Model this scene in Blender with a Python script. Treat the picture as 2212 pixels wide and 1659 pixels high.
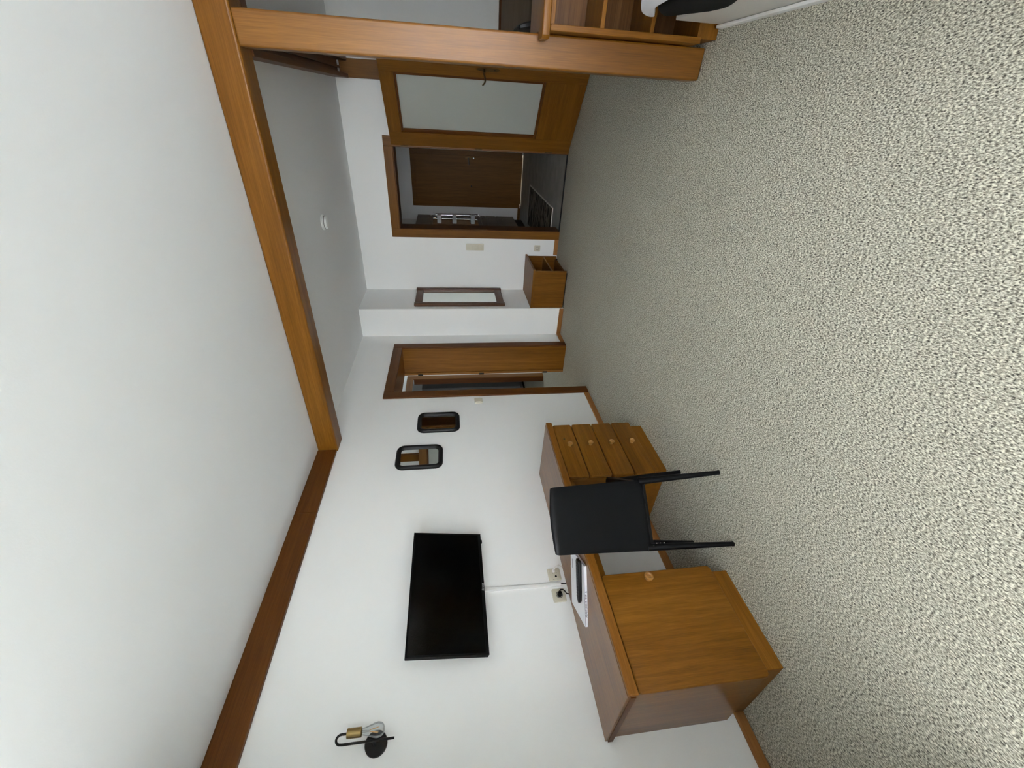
import bpy, bmesh, math, random
from mathutils import Vector, Matrix
random.seed(7)
for o in list(bpy.data.objects):
    bpy.data.objects.remove(o, do_unlink=True)
scene = bpy.context.scene
COL = scene.collection
R = math.radians

# ------------------------------------------------------------------ camera
F_PX, YAW, PITCH, ROLL = 896.24, R(34.2887), R(7.7743), R(1.6412)
CAM = Vector((2.463, 0.0, 1.38))
f0 = Vector((-math.sin(YAW), math.cos(YAW), 0)); r0 = Vector((math.cos(YAW), math.sin(YAW), 0)); d0 = Vector((0, 0, -1))
fw = f0 * math.cos(PITCH) + d0 * math.sin(PITCH)
dn = d0 * math.cos(PITCH) - f0 * math.sin(PITCH)
rt = r0 * math.cos(ROLL) + dn * math.sin(ROLL)
dn = dn * math.cos(ROLL) - r0 * math.sin(ROLL)
cam = bpy.data.cameras.new('camera')
cam.sensor_fit = 'HORIZONTAL'; cam.sensor_width = 36.0
cam.lens = F_PX / 2212 * 36.0
cam.clip_start = 0.02
cam_o = bpy.data.objects.new('camera', cam)
COL.objects.link(cam_o)
# the phone was held sideways: the picture's right is the room's down, its up is the room's right
cam_o.matrix_world = Matrix(((dn.x, rt.x, -fw.x, CAM.x), (dn.y, rt.y, -fw.y, CAM.y), (dn.z, rt.z, -fw.z, CAM.z), (0, 0, 0, 1)))
scene.camera = cam_o

# ------------------------------------------------------------------ world, light, exposure
world = bpy.data.worlds.new('world'); scene.world = world
world.use_nodes = True
bg = world.node_tree.nodes['Background']
bg.inputs['Color'].default_value = (0.86, 0.93, 1.0, 1); bg.inputs['Strength'].default_value = 1.5

def area_light(name, loc, rot, sx, sy, power, col, spread=math.pi):
    l = bpy.data.lights.new(name, 'AREA'); l.shape = 'RECTANGLE'; l.size = sx; l.size_y = sy
    l.energy = power; l.color = col; l.spread = spread
    o = bpy.data.objects.new(name, l); COL.objects.link(o)
    o.location = loc; o.rotation_euler = rot
    return o
# daylight entering by the balcony window behind the camera
area_light('window_daylight', (2.95, -3.14, 1.24), (R(90), 0, R(180)), 2.7, 2.1, 440, (0.875, 0.922, 1.0), R(88))
# added fill light at the window, tilted up to brighten the ceiling
area_light('ceiling_fill', (2.95, -3.12, 0.75), (R(125), 0, R(180)), 2.7, 1.0, 128, (0.87, 0.92, 1.0))
# daylight of the next room, seen through the side doorway
area_light('lobby_daylight', (-0.70, 2.35, 1.5), (R(90), 0, R(180)), 0.6, 1.6, 3.0, (1.0, 0.95, 0.88))
# added fill light so the fridge shows in the dark kitchen
area_light('kitchen_fill', (-2.3, 3.2, 1.6), (R(90), 0, R(180)), 1.0, 1.2, 3.5, (0.95, 0.97, 1.0))
# stairwell lamp behind the apartment door: leaks in under the door
area_light('stairwell_lamp', (1.25, 9.35, 2.2), (0, 0, 0), 0.8, 0.3, 9, (1.0, 0.86, 0.70))

vs = scene.view_settings
vs.view_transform = 'Standard'; vs.look = 'None'; vs.exposure = 1.40; vs.gamma = 1.0; vs.use_curve_mapping = False
scene.cycles.max_bounces = 12; scene.cycles.diffuse_bounces = 8; scene.cycles.glossy_bounces = 5
scene.cycles.transmission_bounces = 8; scene.cycles.transparent_max_bounces = 12
scene.cycles.use_denoising = True

# ------------------------------------------------------------------ materials
def lin(c):
    return tuple(((v / 255) / 12.92 if v / 255 <= 0.04045 else ((v / 255 + 0.055) / 1.055) ** 2.4) for v in c)
def mat(name, rgb, rough=0.5, metal=0.0, spec=0.5, coat=0.0, coat_rough=0.1, emis=None, trans=0.0):
    m = bpy.data.materials.new(name); m.use_nodes = True
    b = m.node_tree.nodes['Principled BSDF']
    b.inputs['Base Color'].default_value = (*lin(rgb), 1)
    b.inputs['Roughness'].default_value = rough; b.inputs['Metallic'].default_value = metal
    b.inputs['Specular IOR Level'].default_value = spec
    b.inputs['Coat Weight'].default_value = coat; b.inputs['Coat Roughness'].default_value = coat_rough
    b.inputs['Transmission Weight'].default_value = trans
    if emis:
        b.inputs['Emission Color'].default_value = (*lin(emis[0]), 1); b.inputs['Emission Strength'].default_value = emis[1]
    return m
def N(m, t, **kw):
    n = m.node_tree.nodes.new(t)
    for k, v in kw.items():
        if hasattr(n, k): setattr(n, k, v)
        else: n.inputs[k].default_value = v
    return n
def ramp(m, stops):
    n = m.node_tree.nodes.new('ShaderNodeValToRGB'); e = n.color_ramp.elements
    while len(e) < len(stops): e.new(0.5)
    for i, (p, c) in enumerate(stops):
        e[i].position = p; e[i].color = (*lin(c), 1)
    return n
def mapping(m, scale, rot=(0, 0, 0), space='Object'):
    tc = m.node_tree.nodes.new('ShaderNodeTexCoord'); mp = m.node_tree.nodes.new('ShaderNodeMapping')
    mp.inputs['Scale'].default_value = scale; mp.inputs['Rotation'].default_value = rot
    m.node_tree.links.new(tc.outputs[space], mp.inputs['Vector'])
    return mp
def bump(m, src, strength, dist):
    b = m.node_tree.nodes.new('ShaderNodeBump'); b.inputs['Strength'].default_value = strength; b.inputs['Distance'].default_value = dist
    m.node_tree.links.new(src, b.inputs['Height'])
    m.node_tree.links.new(b.outputs['Normal'], m.node_tree.nodes['Principled BSDF'].inputs['Normal'])

def wood(name, dark, mid, light, axis='z', fine=1.0, rough=0.42, flame=0.0, coat=0.05, spec=0.22):
    m = mat(name, mid, rough, spec=spec, coat=coat, coat_rough=0.20)
    L = m.node_tree.links
    s = {'x': (1.2, 26, 26), 'y': (26, 1.2, 26), 'z': (26, 26, 1.2)}[axis]
    s2 = {'x': (6, 260, 260), 'y': (260, 6, 260), 'z': (260, 260, 6)}[axis]
    s3 = {'x': (.5, 5, 5), 'y': (5, .5, 5), 'z': (5, 5, .5)}[axis]
    n1 = N(m, 'ShaderNodeTexNoise', Scale=1.0 * fine, Detail=5.0, Roughness=0.6, Distortion=0.6)
    n2 = N(m, 'ShaderNodeTexNoise', Scale=1.0 * fine, Detail=2.0, Roughness=0.5)
    n3 = N(m, 'ShaderNodeTexNoise', Scale=1.0, Detail=1.0)
    L.new(mapping(m, s).outputs[0], n1.inputs['Vector']); L.new(mapping(m, s2).outputs[0], n2.inputs['Vector'])
    L.new(mapping(m, s3).outputs[0], n3.inputs['Vector'])
    a = N(m, 'ShaderNodeMath', operation='MULTIPLY'); a.inputs[1].default_value = 0.45; L.new(n1.outputs[0], a.inputs[0])
    b = N(m, 'ShaderNodeMath', operation='MULTIPLY_ADD'); b.inputs[1].default_value = 0.33; L.new(n2.outputs[0], b.inputs[0]); L.new(a.outputs[0], b.inputs[2])
    c = N(m, 'ShaderNodeMath', operation='MULTIPLY_ADD'); c.inputs[1].default_value = 0.25; L.new(n3.outputs[0], c.inputs[0]); L.new(b.outputs[0], c.inputs[2])
    out = c.outputs[0]
    if flame:
        w = N(m, 'ShaderNodeTexWave', wave_type='BANDS', bands_direction='DIAGONAL', wave_profile='SAW'); w.inputs['Scale'].default_value = 1.0
        w.inputs['Distortion'].default_value = 5.0; w.inputs['Detail'].default_value = 2.0; w.inputs['Detail Scale'].default_value = 0.8
        sw = {'x': (.6, 9, 9), 'y': (9, .6, 9), 'z': (9, 9, .6)}[axis]
        L.new(mapping(m, sw).outputs[0], w.inputs['Vector'])
        d = N(m, 'ShaderNodeMath', operation='MULTIPLY_ADD'); d.inputs[1].default_value = -flame; L.new(w.outputs[1], d.inputs[0]); L.new(out, d.inputs[2])
        e = N(m, 'ShaderNodeMath', operation='ADD'); e.inputs[1].default_value = flame * 0.5; L.new(d.outputs[0], e.inputs[0]); out = e.outputs[0]
    r = ramp(m, [(0.34, dark), (0.51, mid), (0.70, light)])
    L.new(out, r.inputs['Fac']); L.new(r.outputs['Color'], m.node_tree.nodes['Principled BSDF'].inputs['Base Color'])
    bump(m, n2.outputs[0], 0.10, 0.001)
    return m

OAK = ((90, 54, 9), (115, 72, 16), (138, 92, 30))
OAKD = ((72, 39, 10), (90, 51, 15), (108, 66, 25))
W = {a: wood('oak_' + a, *OAK, axis=a) for a in 'xyz'}
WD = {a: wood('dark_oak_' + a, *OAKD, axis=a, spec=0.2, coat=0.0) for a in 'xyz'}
W_PINE = {a: wood('skirting_oak_' + a, (134, 88, 44), (158, 108, 60), (176, 126, 76), axis=a) for a in 'xy'}
W_PINE_Z = wood('light_oak_stop', (112, 74, 32), (134, 92, 46), (152, 110, 60), axis='z', spec=0.1, coat=0.0)
W_KNOB = wood('turned_oak_knob', (128, 86, 34), (152, 106, 48), (172, 128, 66), axis='z', coat=0.3, spec=0.5)
W_POST = wood('post_oak', *OAK, axis='z', coat=0.10, spec=0.32)
WG = {a: wood('varnished_oak_' + a, *OAK, axis=a, coat=0.4, spec=0.5) for a in 'yz'}
W_FLAME = wood('oak_flamed', *OAK, axis='z', flame=0.035, fine=2.2)
W_REAR = wood('hall_door_oak', (92, 60, 22), (112, 75, 29), (130, 90, 38), axis='z', flame=0.04, spec=0.15, coat=0.0)
W_LIP = wood('oak_lipping', (98, 58, 14), (122, 76, 22), (144, 96, 38), axis='y', fine=1.3)
W_MIR = wood('walnut_frame', (70, 46, 32), (86, 58, 42), (102, 70, 52), axis='z', coat=0.15)
W_TAUPE = wood('taupe_board', (96, 82, 68), (108, 93, 78), (118, 102, 86), axis='x', coat=0.1)
W_HALLU = wood('grey_oak', (118, 108, 98), (134, 124, 112), (148, 138, 126), axis='z', coat=0.0)

def plaster(name, rgb, b=0.25, dist=0.0006, scale=90):
    m = mat(name, rgb, 0.85, spec=0.25)
    n = N(m, 'ShaderNodeTexNoise', Scale=float(scale), Detail=4.0, Roughness=0.6)
    m.node_tree.links.new(mapping(m, (1, 1, 1)).outputs[0], n.inputs['Vector'])
    bump(m, n.outputs[0], b, dist)
    return m
WALL = plaster('white_plaster', (242, 243, 242))
CEIL = plaster('white_ceiling', (233, 235, 236), 0.35, 0.0008, 140)

def carpet_mat():
    m = mat('loop_carpet', (170, 165, 150), 0.95, spec=0.1)
    L = m.node_tree.links
    mr = mapping(m, (1, 1, 1), (0, 0, R(-9.4)))
    mp = N(m, 'ShaderNodeMapping'); mp.inputs['Scale'].default_value = (1 / 0.0040, 1 / 0.0085, 60); L.new(mr.outputs[0], mp.inputs['Vector'])
    n = N(m, 'ShaderNodeTexNoise', Scale=1.0, Detail=1.5, Roughness=0.55, Distortion=0.35); L.new(mp.outputs[0], n.inputs['Vector'])
    a = n.outputs[0]
    r = ramp(m, [(0.30, (70, 68, 63)), (0.47, (160, 156, 141)), (0.66, (228, 225, 208))])
    L.new(a, r.inputs['Fac'])
    L.new(r.outputs['Color'], m.node_tree.nodes['Principled BSDF'].inputs['Base Color'])
    bump(m, a, 0.5, 0.005)
    return m
CARPET = carpet_mat()

def hall_tile():
    m = mat('dark_hall_tile', (120, 120, 118), 0.42)
    n = N(m, 'ShaderNodeTexNoise', Scale=6.0, Detail=5.0); L = m.node_tree.links
    L.new(mapping(m, (1, 1, 1)).outputs[0], n.inputs['Vector'])
    r = ramp(m, [(0.3, (146, 146, 142)), (0.7, (172, 172, 168))]); L.new(n.outputs[0], r.inputs['Fac'])
    L.new(r.outputs['Color'], m.node_tree.nodes['Principled BSDF'].inputs['Base Color'])
    return m
TILE = hall_tile()

def rug_mat():
    m = mat('striped_rug', (60, 56, 52), 0.95, spec=0.1); L = m.node_tree.links
    mp = mapping(m, (1, 1, 1))
    sx = N(m, 'ShaderNodeSeparateXYZ'); L.new(mp.outputs[0], sx.inputs[0])
    n = N(m, 'ShaderNodeTexNoise', Scale=1.0, Detail=4.0); L.new(mapping(m, (3.0, 14.0, 1)).outputs[0], n.inputs['Vector'])
    r = ramp(m, [(0.36, (58, 52, 46)), (0.46, (140, 132, 122)), (0.54, (108, 100, 92)), (0.62, (164, 156, 146))]); r.color_ramp.interpolation = 'CONSTANT'
    L.new(n.outputs[0], r.inputs['Fac']); L.new(r.outputs['Color'], m.node_tree.nodes['Principled BSDF'].inputs['Base Color'])
    return m
RUG = rug_mat(); RUGB = mat('rug_border', (236, 232, 226), .9)

def leather(name, rgb, rough=0.38):
    m = mat(name, rgb, rough, spec=0.18)
    v = N(m, 'ShaderNodeTexVoronoi'); v.inputs['Scale'].default_value = 420.0
    m.node_tree.links.new(mapping(m, (1, 1, 1)).outputs[0], v.inputs['Vector'])
    bump(m, v.outputs['Distance'], 0.12, 0.0006)
    return m
LEATHER = leather('black_leatherette', (9, 10, 13), 0.40)
def cloth(name, rgb, scale=300):
    m = mat(name, rgb, 0.9, spec=0.15)
    n = N(m, 'ShaderNodeTexNoise', Scale=float(scale), Detail=2.0); m.node_tree.links.new(mapping(m, (1, 1, 1)).outputs[0], n.inputs['Vector'])
    bump(m, n.outputs[0], 0.3, 0.001)
    return m
BLACKCLOTH = cloth('black_throw_fabric', (22, 22, 23)); WHITECLOTH = cloth('white_linen', (226, 228, 236), 60)
def grained(name, rgb, rough, metal=0.0, scale=80, b=0.05, spec=0.5):
    m = mat(name, rgb, rough, metal, spec=spec)
    n = N(m, 'ShaderNodeTexNoise', Scale=float(scale), Detail=2.0); m.node_tree.links.new(mapping(m, (1, 1, 1)).outputs[0], n.inputs['Vector'])
    bump(m, n.outputs[0], b, 0.0005)
    return m
BLACKMETAL = grained('black_metal', (12, 12, 14), 0.45, 0.0, spec=0.3); BLACKWOOD = grained('black_lacquer_frame', (9, 9, 11), 0.45, spec=0.3)
TVBLACK = grained('tv_case', (6, 6, 7), 0.6, spec=0.15); TVSCREEN = mat('tv_screen', (2, 2, 2), 0.16, spec=0.25)
BRASS = grained('brushed_brass', (150, 128, 84), 0.38, 1.0); BRASSD = grained('old_brass', (96, 78, 50), 0.38, 1.0)
CHROME = grained('chrome', (190, 190, 194), 0.18, 1.0)
CREAM = grained('cream_plastic', (206, 200, 182), 0.4); WHITEPL = grained('white_plastic', (232, 232, 230), 0.4)
BLACKPL = grained('black_plastic', (13, 13, 14), 0.5, spec=0.25); DARK = grained('dark_hole', (10, 9, 8), 0.8)
PAPER = grained('white_paper', (232, 233, 238), 0.6); INK = grained('ink', (40, 42, 60), 0.7); PRINT = grained('silver_print', (205, 205, 208), 0.5)
BEDWHITE = grained('bed_white', (214, 210, 204), 0.6); GREYAPPL = grained('grey_appliance', (120, 120, 122), 0.45)
MIRROR = mat('mirror_glass', (235, 240, 236), 0.01, 1.0)
FILAMENT = mat('filament', (214, 160, 96), 0.5)
def thin_glass(name, rgb, gloss=0.12, rough=0.02, frost=0.0):
    m = bpy.data.materials.new(name); m.use_nodes = True; nt = m.node_tree; nt.nodes.remove(nt.nodes['Principled BSDF'])
    out = nt.nodes['Material Output']
    t = nt.nodes.new('ShaderNodeBsdfTransparent'); t.inputs[0].default_value = (*lin(rgb), 1)
    g = nt.nodes.new('ShaderNodeBsdfGlossy'); g.inputs['Roughness'].default_value = rough
    lw = nt.nodes.new('ShaderNodeLayerWeight'); lw.inputs[0].default_value = 0.25
    mul = nt.nodes.new('ShaderNodeMath'); mul.operation = 'MULTIPLY_ADD'; mul.inputs[1].default_value = 0.6; mul.inputs[2].default_value = gloss
    nt.links.new(lw.outputs['Fresnel'], mul.inputs[0])
    mx = nt.nodes.new('ShaderNodeMixShader'); nt.links.new(mul.outputs[0], mx.inputs[0]); nt.links.new(t.outputs[0], mx.inputs[1]); nt.links.new(g.outputs[0], mx.inputs[2])
    last = mx.outputs[0]
    if frost:
        d = nt.nodes.new('ShaderNodeBsdfDiffuse'); d.inputs[0].default_value = (0.82, 0.84, 0.80, 1)
        tl = nt.nodes.new('ShaderNodeBsdfTranslucent'); tl.inputs[0].default_value = (0.86, 0.88, 0.85, 1)
        m1 = nt.nodes.new('ShaderNodeMixShader'); m1.inputs[0].default_value = 0.5; nt.links.new(d.outputs[0], m1.inputs[1]); nt.links.new(tl.outputs[0], m1.inputs[2])
        n = nt.nodes.new('ShaderNodeTexNoise'); n.inputs['Scale'].default_value = 500
        m2 = nt.nodes.new('ShaderNodeMixShader'); m2.inputs[0].default_value = frost; nt.links.new(last, m2.inputs[1]); nt.links.new(m1.outputs[0], m2.inputs[2])
        last = m2.outputs[0]
    nt.links.new(last, out.inputs['Surface'])
    return m
BULBGLASS = thin_glass('bulb_glass', (244, 246, 246), 0.05)
DOORGLASS = thin_glass('satin_glass', (238, 242, 238), 0.08, 0.12, 0.62)
WINGLASS = thin_glass('window_glass', (250, 252, 252), 0.04)

# ------------------------------------------------------------------ mesh helpers
def nb(): return bmesh.new()
def bx(bm, x0, x1, y0, y1, z0, z1, bev=0.0, seg=2):
    vs_ = [bm.verts.new(p) for p in ((x0, y0, z0), (x1, y0, z0), (x1, y1, z0), (x0, y1, z0), (x0, y0, z1), (x1, y0, z1), (x1, y1, z1), (x0, y1, z1))]
    fs = [bm.faces.new([vs_[i] for i in q]) for q in ((0, 3, 2, 1), (4, 5, 6, 7), (0, 1, 5, 4), (1, 2, 6, 5), (2, 3, 7, 6), (3, 0, 4, 7))]
    if bev > 0:
        es = {e for f in fs for e in f.edges}
        bmesh.ops.bevel(bm, geom=list(es), offset=bev, segments=seg, affect='EDGES', profile=0.5)
    return bm
def prism(bm, pts, axis, a0, a1, bev=0.0, seg=2):
    # outline pts (u,v) on the plane normal to axis: x->(y,z) y->(x,z) z->(x,y)
    def P(u, v, a): return {'x': (a, u, v), 'y': (u, a, v), 'z': (u, v, a)}[axis]
    lo = [bm.verts.new(P(u, v, a0)) for u, v in pts]; hi = [bm.verts.new(P(u, v, a1)) for u, v in pts]
    f1 = bm.faces.new(lo); f2 = bm.faces.new(hi)
    n = len(pts); sd = [bm.faces.new((lo[i], lo[(i + 1) % n], hi[(i + 1) % n], hi[i])) for i in range(n)]
    bmesh.ops.recalc_face_normals(bm, faces=[f1, f2] + sd)
    if bev > 0:
        bmesh.ops.bevel(bm, geom=list(f1.edges) + list(f2.edges), offset=bev, segments=seg, affect='EDGES', profile=0.5)
    return bm
def rrect(u0, u1, v0, v1, r, n=6):
    o = []
    for cx, cy, a in ((u1 - r, v0 + r, -90), (u1 - r, v1 - r, 0), (u0 + r, v1 - r, 90), (u0 + r, v0 + r, 180)):
        for i in range(n + 1):
            t = R(a + 90 * i / n); o.append((cx + r * math.cos(t), cy + r * math.sin(t)))
    return o
def tube(bm, pts, r, n=12, cap=True):
    pts = [Vector(p) for p in pts]; k = len(pts)
    rs = r if isinstance(r, (list, tuple)) else [r] * k
    rings = []; up = None
    for i, p in enumerate(pts):
        d = (pts[min(i + 1, k - 1)] - pts[max(i - 1, 0)]).normalized()
        if up is None:
            up = Vector((0, 0, 1)) if abs(d.z) < 0.9 else Vector((1, 0, 0))
        u = (up - d * up.dot(d)).normalized(); up = u; v = d.cross(u)
        rings.append([bm.verts.new(p + (u * math.cos(2 * math.pi * j / n) + v * math.sin(2 * math.pi * j / n)) * rs[i]) for j in range(n)])
    fs = []
    for a, b in zip(rings, rings[1:]):
        for j in range(n): fs.append(bm.faces.new((a[j], a[(j + 1) % n], b[(j + 1) % n], b[j])))
    if cap: fs.append(bm.faces.new(rings[0][::-1])); fs.append(bm.faces.new(rings[-1]))
    bmesh.ops.recalc_face_normals(bm, faces=fs)
    return bm
def lathe(bm, prof, org, dirn, n=24):
    # prof: (radius, height along dirn)
    d = Vector(dirn).normalized(); u = d.orthogonal().normalized(); v = d.cross(u); o = Vector(org); rings = []; fs = []
    for r, h in prof:
        if r < 1e-6: rings.append([bm.verts.new(o + d * h)])
        else: rings.append([bm.verts.new(o + d * h + (u * math.cos(2 * math.pi * j / n) + v * math.sin(2 * math.pi * j / n)) * r) for j in range(n)])
    for a, b in zip(rings, rings[1:]):
        for j in range(n):
            k = (j + 1) % n
            if len(a) == 1 and len(b) == 1: continue
            if len(a) == 1: fs.append(bm.faces.new((a[0], b[j], b[k])))
            elif len(b) == 1: fs.append(bm.faces.new((a[j], a[k], b[0])))
            else: fs.append(bm.faces.new((a[j], a[k], b[k], b[j])))
    bmesh.ops.recalc_face_normals(bm, faces=fs)
    return bm
def chain_loc(o):
    v = Vector((0, 0, 0))
    while o: v += o.location; o = o.parent
    return v
def add(name, bm, m, parent=None, world=True, smooth=False, origin=None):
    """one mesh object; world=True: bm holds room coordinates, shifted to the parent's base"""
    if parent and world: bmesh.ops.translate(bm, verts=bm.verts, vec=-chain_loc(parent))
    if not parent and origin is not None: bmesh.ops.translate(bm, verts=bm.verts, vec=-Vector(origin))
    me = bpy.data.meshes.new(name); bm.to_mesh(me); bm.free()
    if smooth:
        for p in me.polygons: p.use_smooth = True
        me.set_sharp_from_angle(angle=R(smooth if smooth is not True else 40))
    me.materials.append(m)
    o = bpy.data.objects.new(name, me); COL.objects.link(o)
    if parent: o.parent = parent
    elif origin is not None: o.location = origin
    return o
def tag(o, label, cat, group=None, kind=None):
    o['label'] = label; o['category'] = cat
    if group: o['group'] = group
    if kind: o['kind'] = kind
    return o
def thing(name, label, cat, loc, rotz=0.0, group=None, kind=None):
    o = bpy.data.objects.new(name, None); o.empty_display_size = 0.1; COL.objects.link(o)
    o.location = loc; o.rotation_euler = (0, 0, rotz)
    return tag(o, label, cat, group, kind)
def struct(name, bm, m, label, cat, origin=None):
    return tag(add(name, bm, m, origin=origin), label, cat, kind='structure')
def box(*a, **k): return bx(nb(), *a, **k)
def text_mesh(s, size, depth=0.0003, shear=0.0, spacing=1.0):
    c = bpy.data.curves.new('text', 'FONT'); c.body = s; c.size = size; c.extrude = depth; c.shear = shear; c.space_character = spacing
    c.align_x = 'CENTER'; c.align_y = 'CENTER'; c.resolution_u = 3
    o = bpy.data.objects.new('text', c); COL.objects.link(o)
    bpy.context.view_layer.update()
    me = bpy.data.meshes.new_from_object(o.evaluated_get(bpy.context.evaluated_depsgraph_get()))
    bpy.data.objects.remove(o, do_unlink=True)
    return me
def text_part(name, s, size, m, parent, mtx, **k):
    me = text_mesh(s, size, **k); me.materials.clear(); me.materials.append(m)
    o = bpy.data.objects.new(name, me); COL.objects.link(o); o.parent = parent
    me.transform(mtx)
    return o

# ------------------------------------------------------------------ the room shell
NY, BY, RX = -3.20, 5.38, 4.60          # window wall, back wall, right wall
CZ1, CZ2 = 2.515, 2.49                   # ceiling in front of / behind the cross beam
WT = 0.34                                # left wall thickness
struct('floor', box(-0.0, RX, NY, BY, -0.08, 0.0), CARPET, 'beige grey loop pile carpet of the living room', 'floor')
b = nb(); bx(b, 0, RX, NY, 2.77, CZ1, CZ1 + 0.1)
struct('ceiling', b, CEIL, 'smooth white ceiling in front of the cross beam', 'ceiling')
struct('ceiling_rear', box(0, RX, 2.77, BY, CZ2, CZ2 + 0.12), CEIL, 'shaded white ceiling behind the cross beam', 'ceiling')
b = nb()
bx(b, -WT, 0, NY, 3.475, 0, 2.7); bx(b, -WT, 0, 4.44, 5.38, 0, 2.7); bx(b, -WT, 0, 3.475, 4.44, 2.03, 2.7)
struct('wall_left', b, WALL, 'white plaster wall carrying the television and the doorway', 'wall')
struct('wall_pillar', box(0, 0.36, 4.745, BY, 0, CZ2), WALL, 'white chimney breast jutting out in the far corner', 'wall')
b = nb()
bx(b, -WT, 1.105, BY, 5.59, 0, 2.7); bx(b, 2.045, RX, BY, 5.59, 0, 2.7); bx(b, 1.105, 2.045, BY, 5.59, 2.02, 2.7)
struct('wall_back', b, WALL, 'white back wall with the hall doorway', 'wall')
struct('wall_right', box(RX, RX + 0.2, NY, BY, 0, 2.7), WALL, 'white wall on the right beyond the bed', 'wall')
WX0, WX1, WZ0, WZ1 = 1.55, 4.35, 0.06, 2.32
b = nb()
bx(b, -WT, WX0, NY - 0.25, NY, 0, 2.7); bx(b, WX1, RX + .2, NY - 0.25, NY, 0, 2.7)
bx(b, WX0, WX1, NY - 0.25, NY, 0, WZ0); bx(b, WX0, WX1, NY - 0.25, NY, WZ1, 2.7)
struct('wall_front', b, WALL, 'white window wall behind the viewer', 'wall')
# the window itself, behind the viewer
w1 = thing('window_1', 'wide oak framed window behind the viewer', 'window', ((WX0 + WX1) / 2, NY - 0.12, WZ0), kind='structure')
for x0, x1 in ((WX0, WX0 + .07), (WX1 - .07, WX1), (2.915, 2.985)):
    add('stile', box(x0, x1, NY - .16, NY - .1, WZ0, WZ1, bev=.004), W['z'], w1)
for z0, z1 in ((WZ0, WZ0 + .07), (WZ1 - .07, WZ1)):
    add('rail', box(WX0 + .07, WX1 - .07, NY - .155, NY - .105, z0, z1, bev=.004), W['x'], w1)
for x0, x1 in ((WX0 + .07, 2.915), (2.985, WX1 - .07)):
    add('pane', box(x0, x1, NY - .134, NY - .13, WZ0 + .07, WZ1 - .07), WINGLASS, w1)

struct('shade_block_left', box(0, 0.72, NY, 0.20, 0, CZ1), WALL, 'unseen white block added beside the viewer to shade the desk side', 'wall')  # added out of view to hold window light off desk side and near wall
struct('shade_block_low', box(.72, 1.15, -1.3, 0.0, 0, 0.85), WALL, 'unseen low white block added beside the viewer to shade the near carpet', 'wall')  # added out of view, keeps low window light off the carpet by the desk
struct('shade_block_alcove', box(3.10, RX, 2.70, 2.845, 0.93, 2.352), WALL, 'unseen white panel added above the shelf to darken the sleeping corner', 'wall')  # added out of view to block light reaching the sleeping corner

# baseboards
def baseboard(name, x0, x1, y0, y1, label, axis):
    struct(name, box(x0, x1, y0, y1, 0, 0.052, bev=0.004), W_PINE[axis], label, 'baseboard')
baseboard('baseboard_left', 0, 0.013, 0.20, 3.405, 'oak skirting under the television wall', 'y')
baseboard('baseboard_corner', 0, 0.013, 4.512, 4.745, 'short oak skirting between doorway and chimney breast', 'y')
baseboard('baseboard_pillar', 0.013, 0.36, 4.732, 4.745, 'oak skirting across the front of the chimney breast', 'x')
baseboard('baseboard_back', 0.84, 1.04, 5.367, BY, 'oak skirting between the hall door and the low cabinet', 'x')

# beams and post
t = thing('wall_beam', 'flat dark oak beam running along the top of the television wall', 'beam', (0.014, 1.4, 2.367))
add('board', box(0, 0.028, 0.20, 2.050, 2.367, CZ1, bev=0.004), WD['y'], t)
add('board', box(0, 0.026, 2.052, 2.69, 2.368, CZ1, bev=0.004), WD['y'], t)
t = add('cross_beam', box(0, RX, 2.69, 2.85, 2.358, CZ1, bev=0.012, seg=3), W['x'])
tag(t, 'massive oak beam crossing the ceiling from wall to post', 'beam')
t = add('wooden_post', box(2.624, 2.768, 2.692, 2.832, 0, 2.358, bev=0.010, seg=3), W_POST)
tag(t, 'square oak post standing on the carpet under the cross beam', 'post')
t = thing('ceiling_rail', 'dark pair of oak rails running from post to back wall', 'rail', (2.68, 4.1, 2.35))
for x0, x1 in ((2.596, 2.630), (2.735, 2.770)):
    add('board', box(x0, x1, 2.85, 5.34, 2.352, CZ2, bev=0.003), WD['y'], t)
add('filler', box(2.63, 2.735, 2.85, 5.32, 2.445, CZ2), WD['y'], t)
add('groove_strip', box(2.672, 2.69, 2.85, 5.32, 2.42, 2.445), WD['y'], t)
t = add('wall_pilaster', box(2.600, 2.756, 5.335, BY, 0, 2.43, bev=0.004), W['z'])
tag(t, 'brown oak pilaster on the back wall behind the glazed door', 'post')
t = add('curtain_board', box(2.775, RX, 2.85, 2.93, 2.36, CZ2, bev=0.003), WD['x'])
tag(t, 'dark narrow board behind the cross beam right of the post', 'board')

# ------------------------------------------------------------------ hall door with glass leaf
d1 = thing('door_1', 'oak door with satin glass pane standing open into the room', 'door', (2.028, 5.35, 0), kind='structure')
def casing(parent, mt, x0, x1, z1, w, y0, y1):
    o = []
    add('casing', box(x0, x0 + w, y0, y1, 0, z1, bev=.004), mt['z'], parent)
    add('casing', box(x1 - w, x1, y0, y1, 0, z1, bev=.004), mt['z'], parent)
    add('casing', box(x0 + w, x1 - w, y0, y1, z1 - w, z1, bev=.004), mt['x'], parent)
casing(d1, W, 1.040, 2.112, 2.092, 0.098, 5.362, BY)
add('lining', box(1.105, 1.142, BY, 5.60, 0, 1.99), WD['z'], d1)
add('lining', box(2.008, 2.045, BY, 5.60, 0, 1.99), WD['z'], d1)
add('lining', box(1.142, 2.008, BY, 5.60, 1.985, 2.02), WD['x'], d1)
add('threshold', box(1.142, 2.008, 5.372, 5.40, 0.0, 0.012, bev=.003), BLACKMETAL, d1)
add('strike_plate', box(1.137, 1.1435, 5.385, 5.41, 0.93, 1.09), BRASSD, d1)
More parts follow.
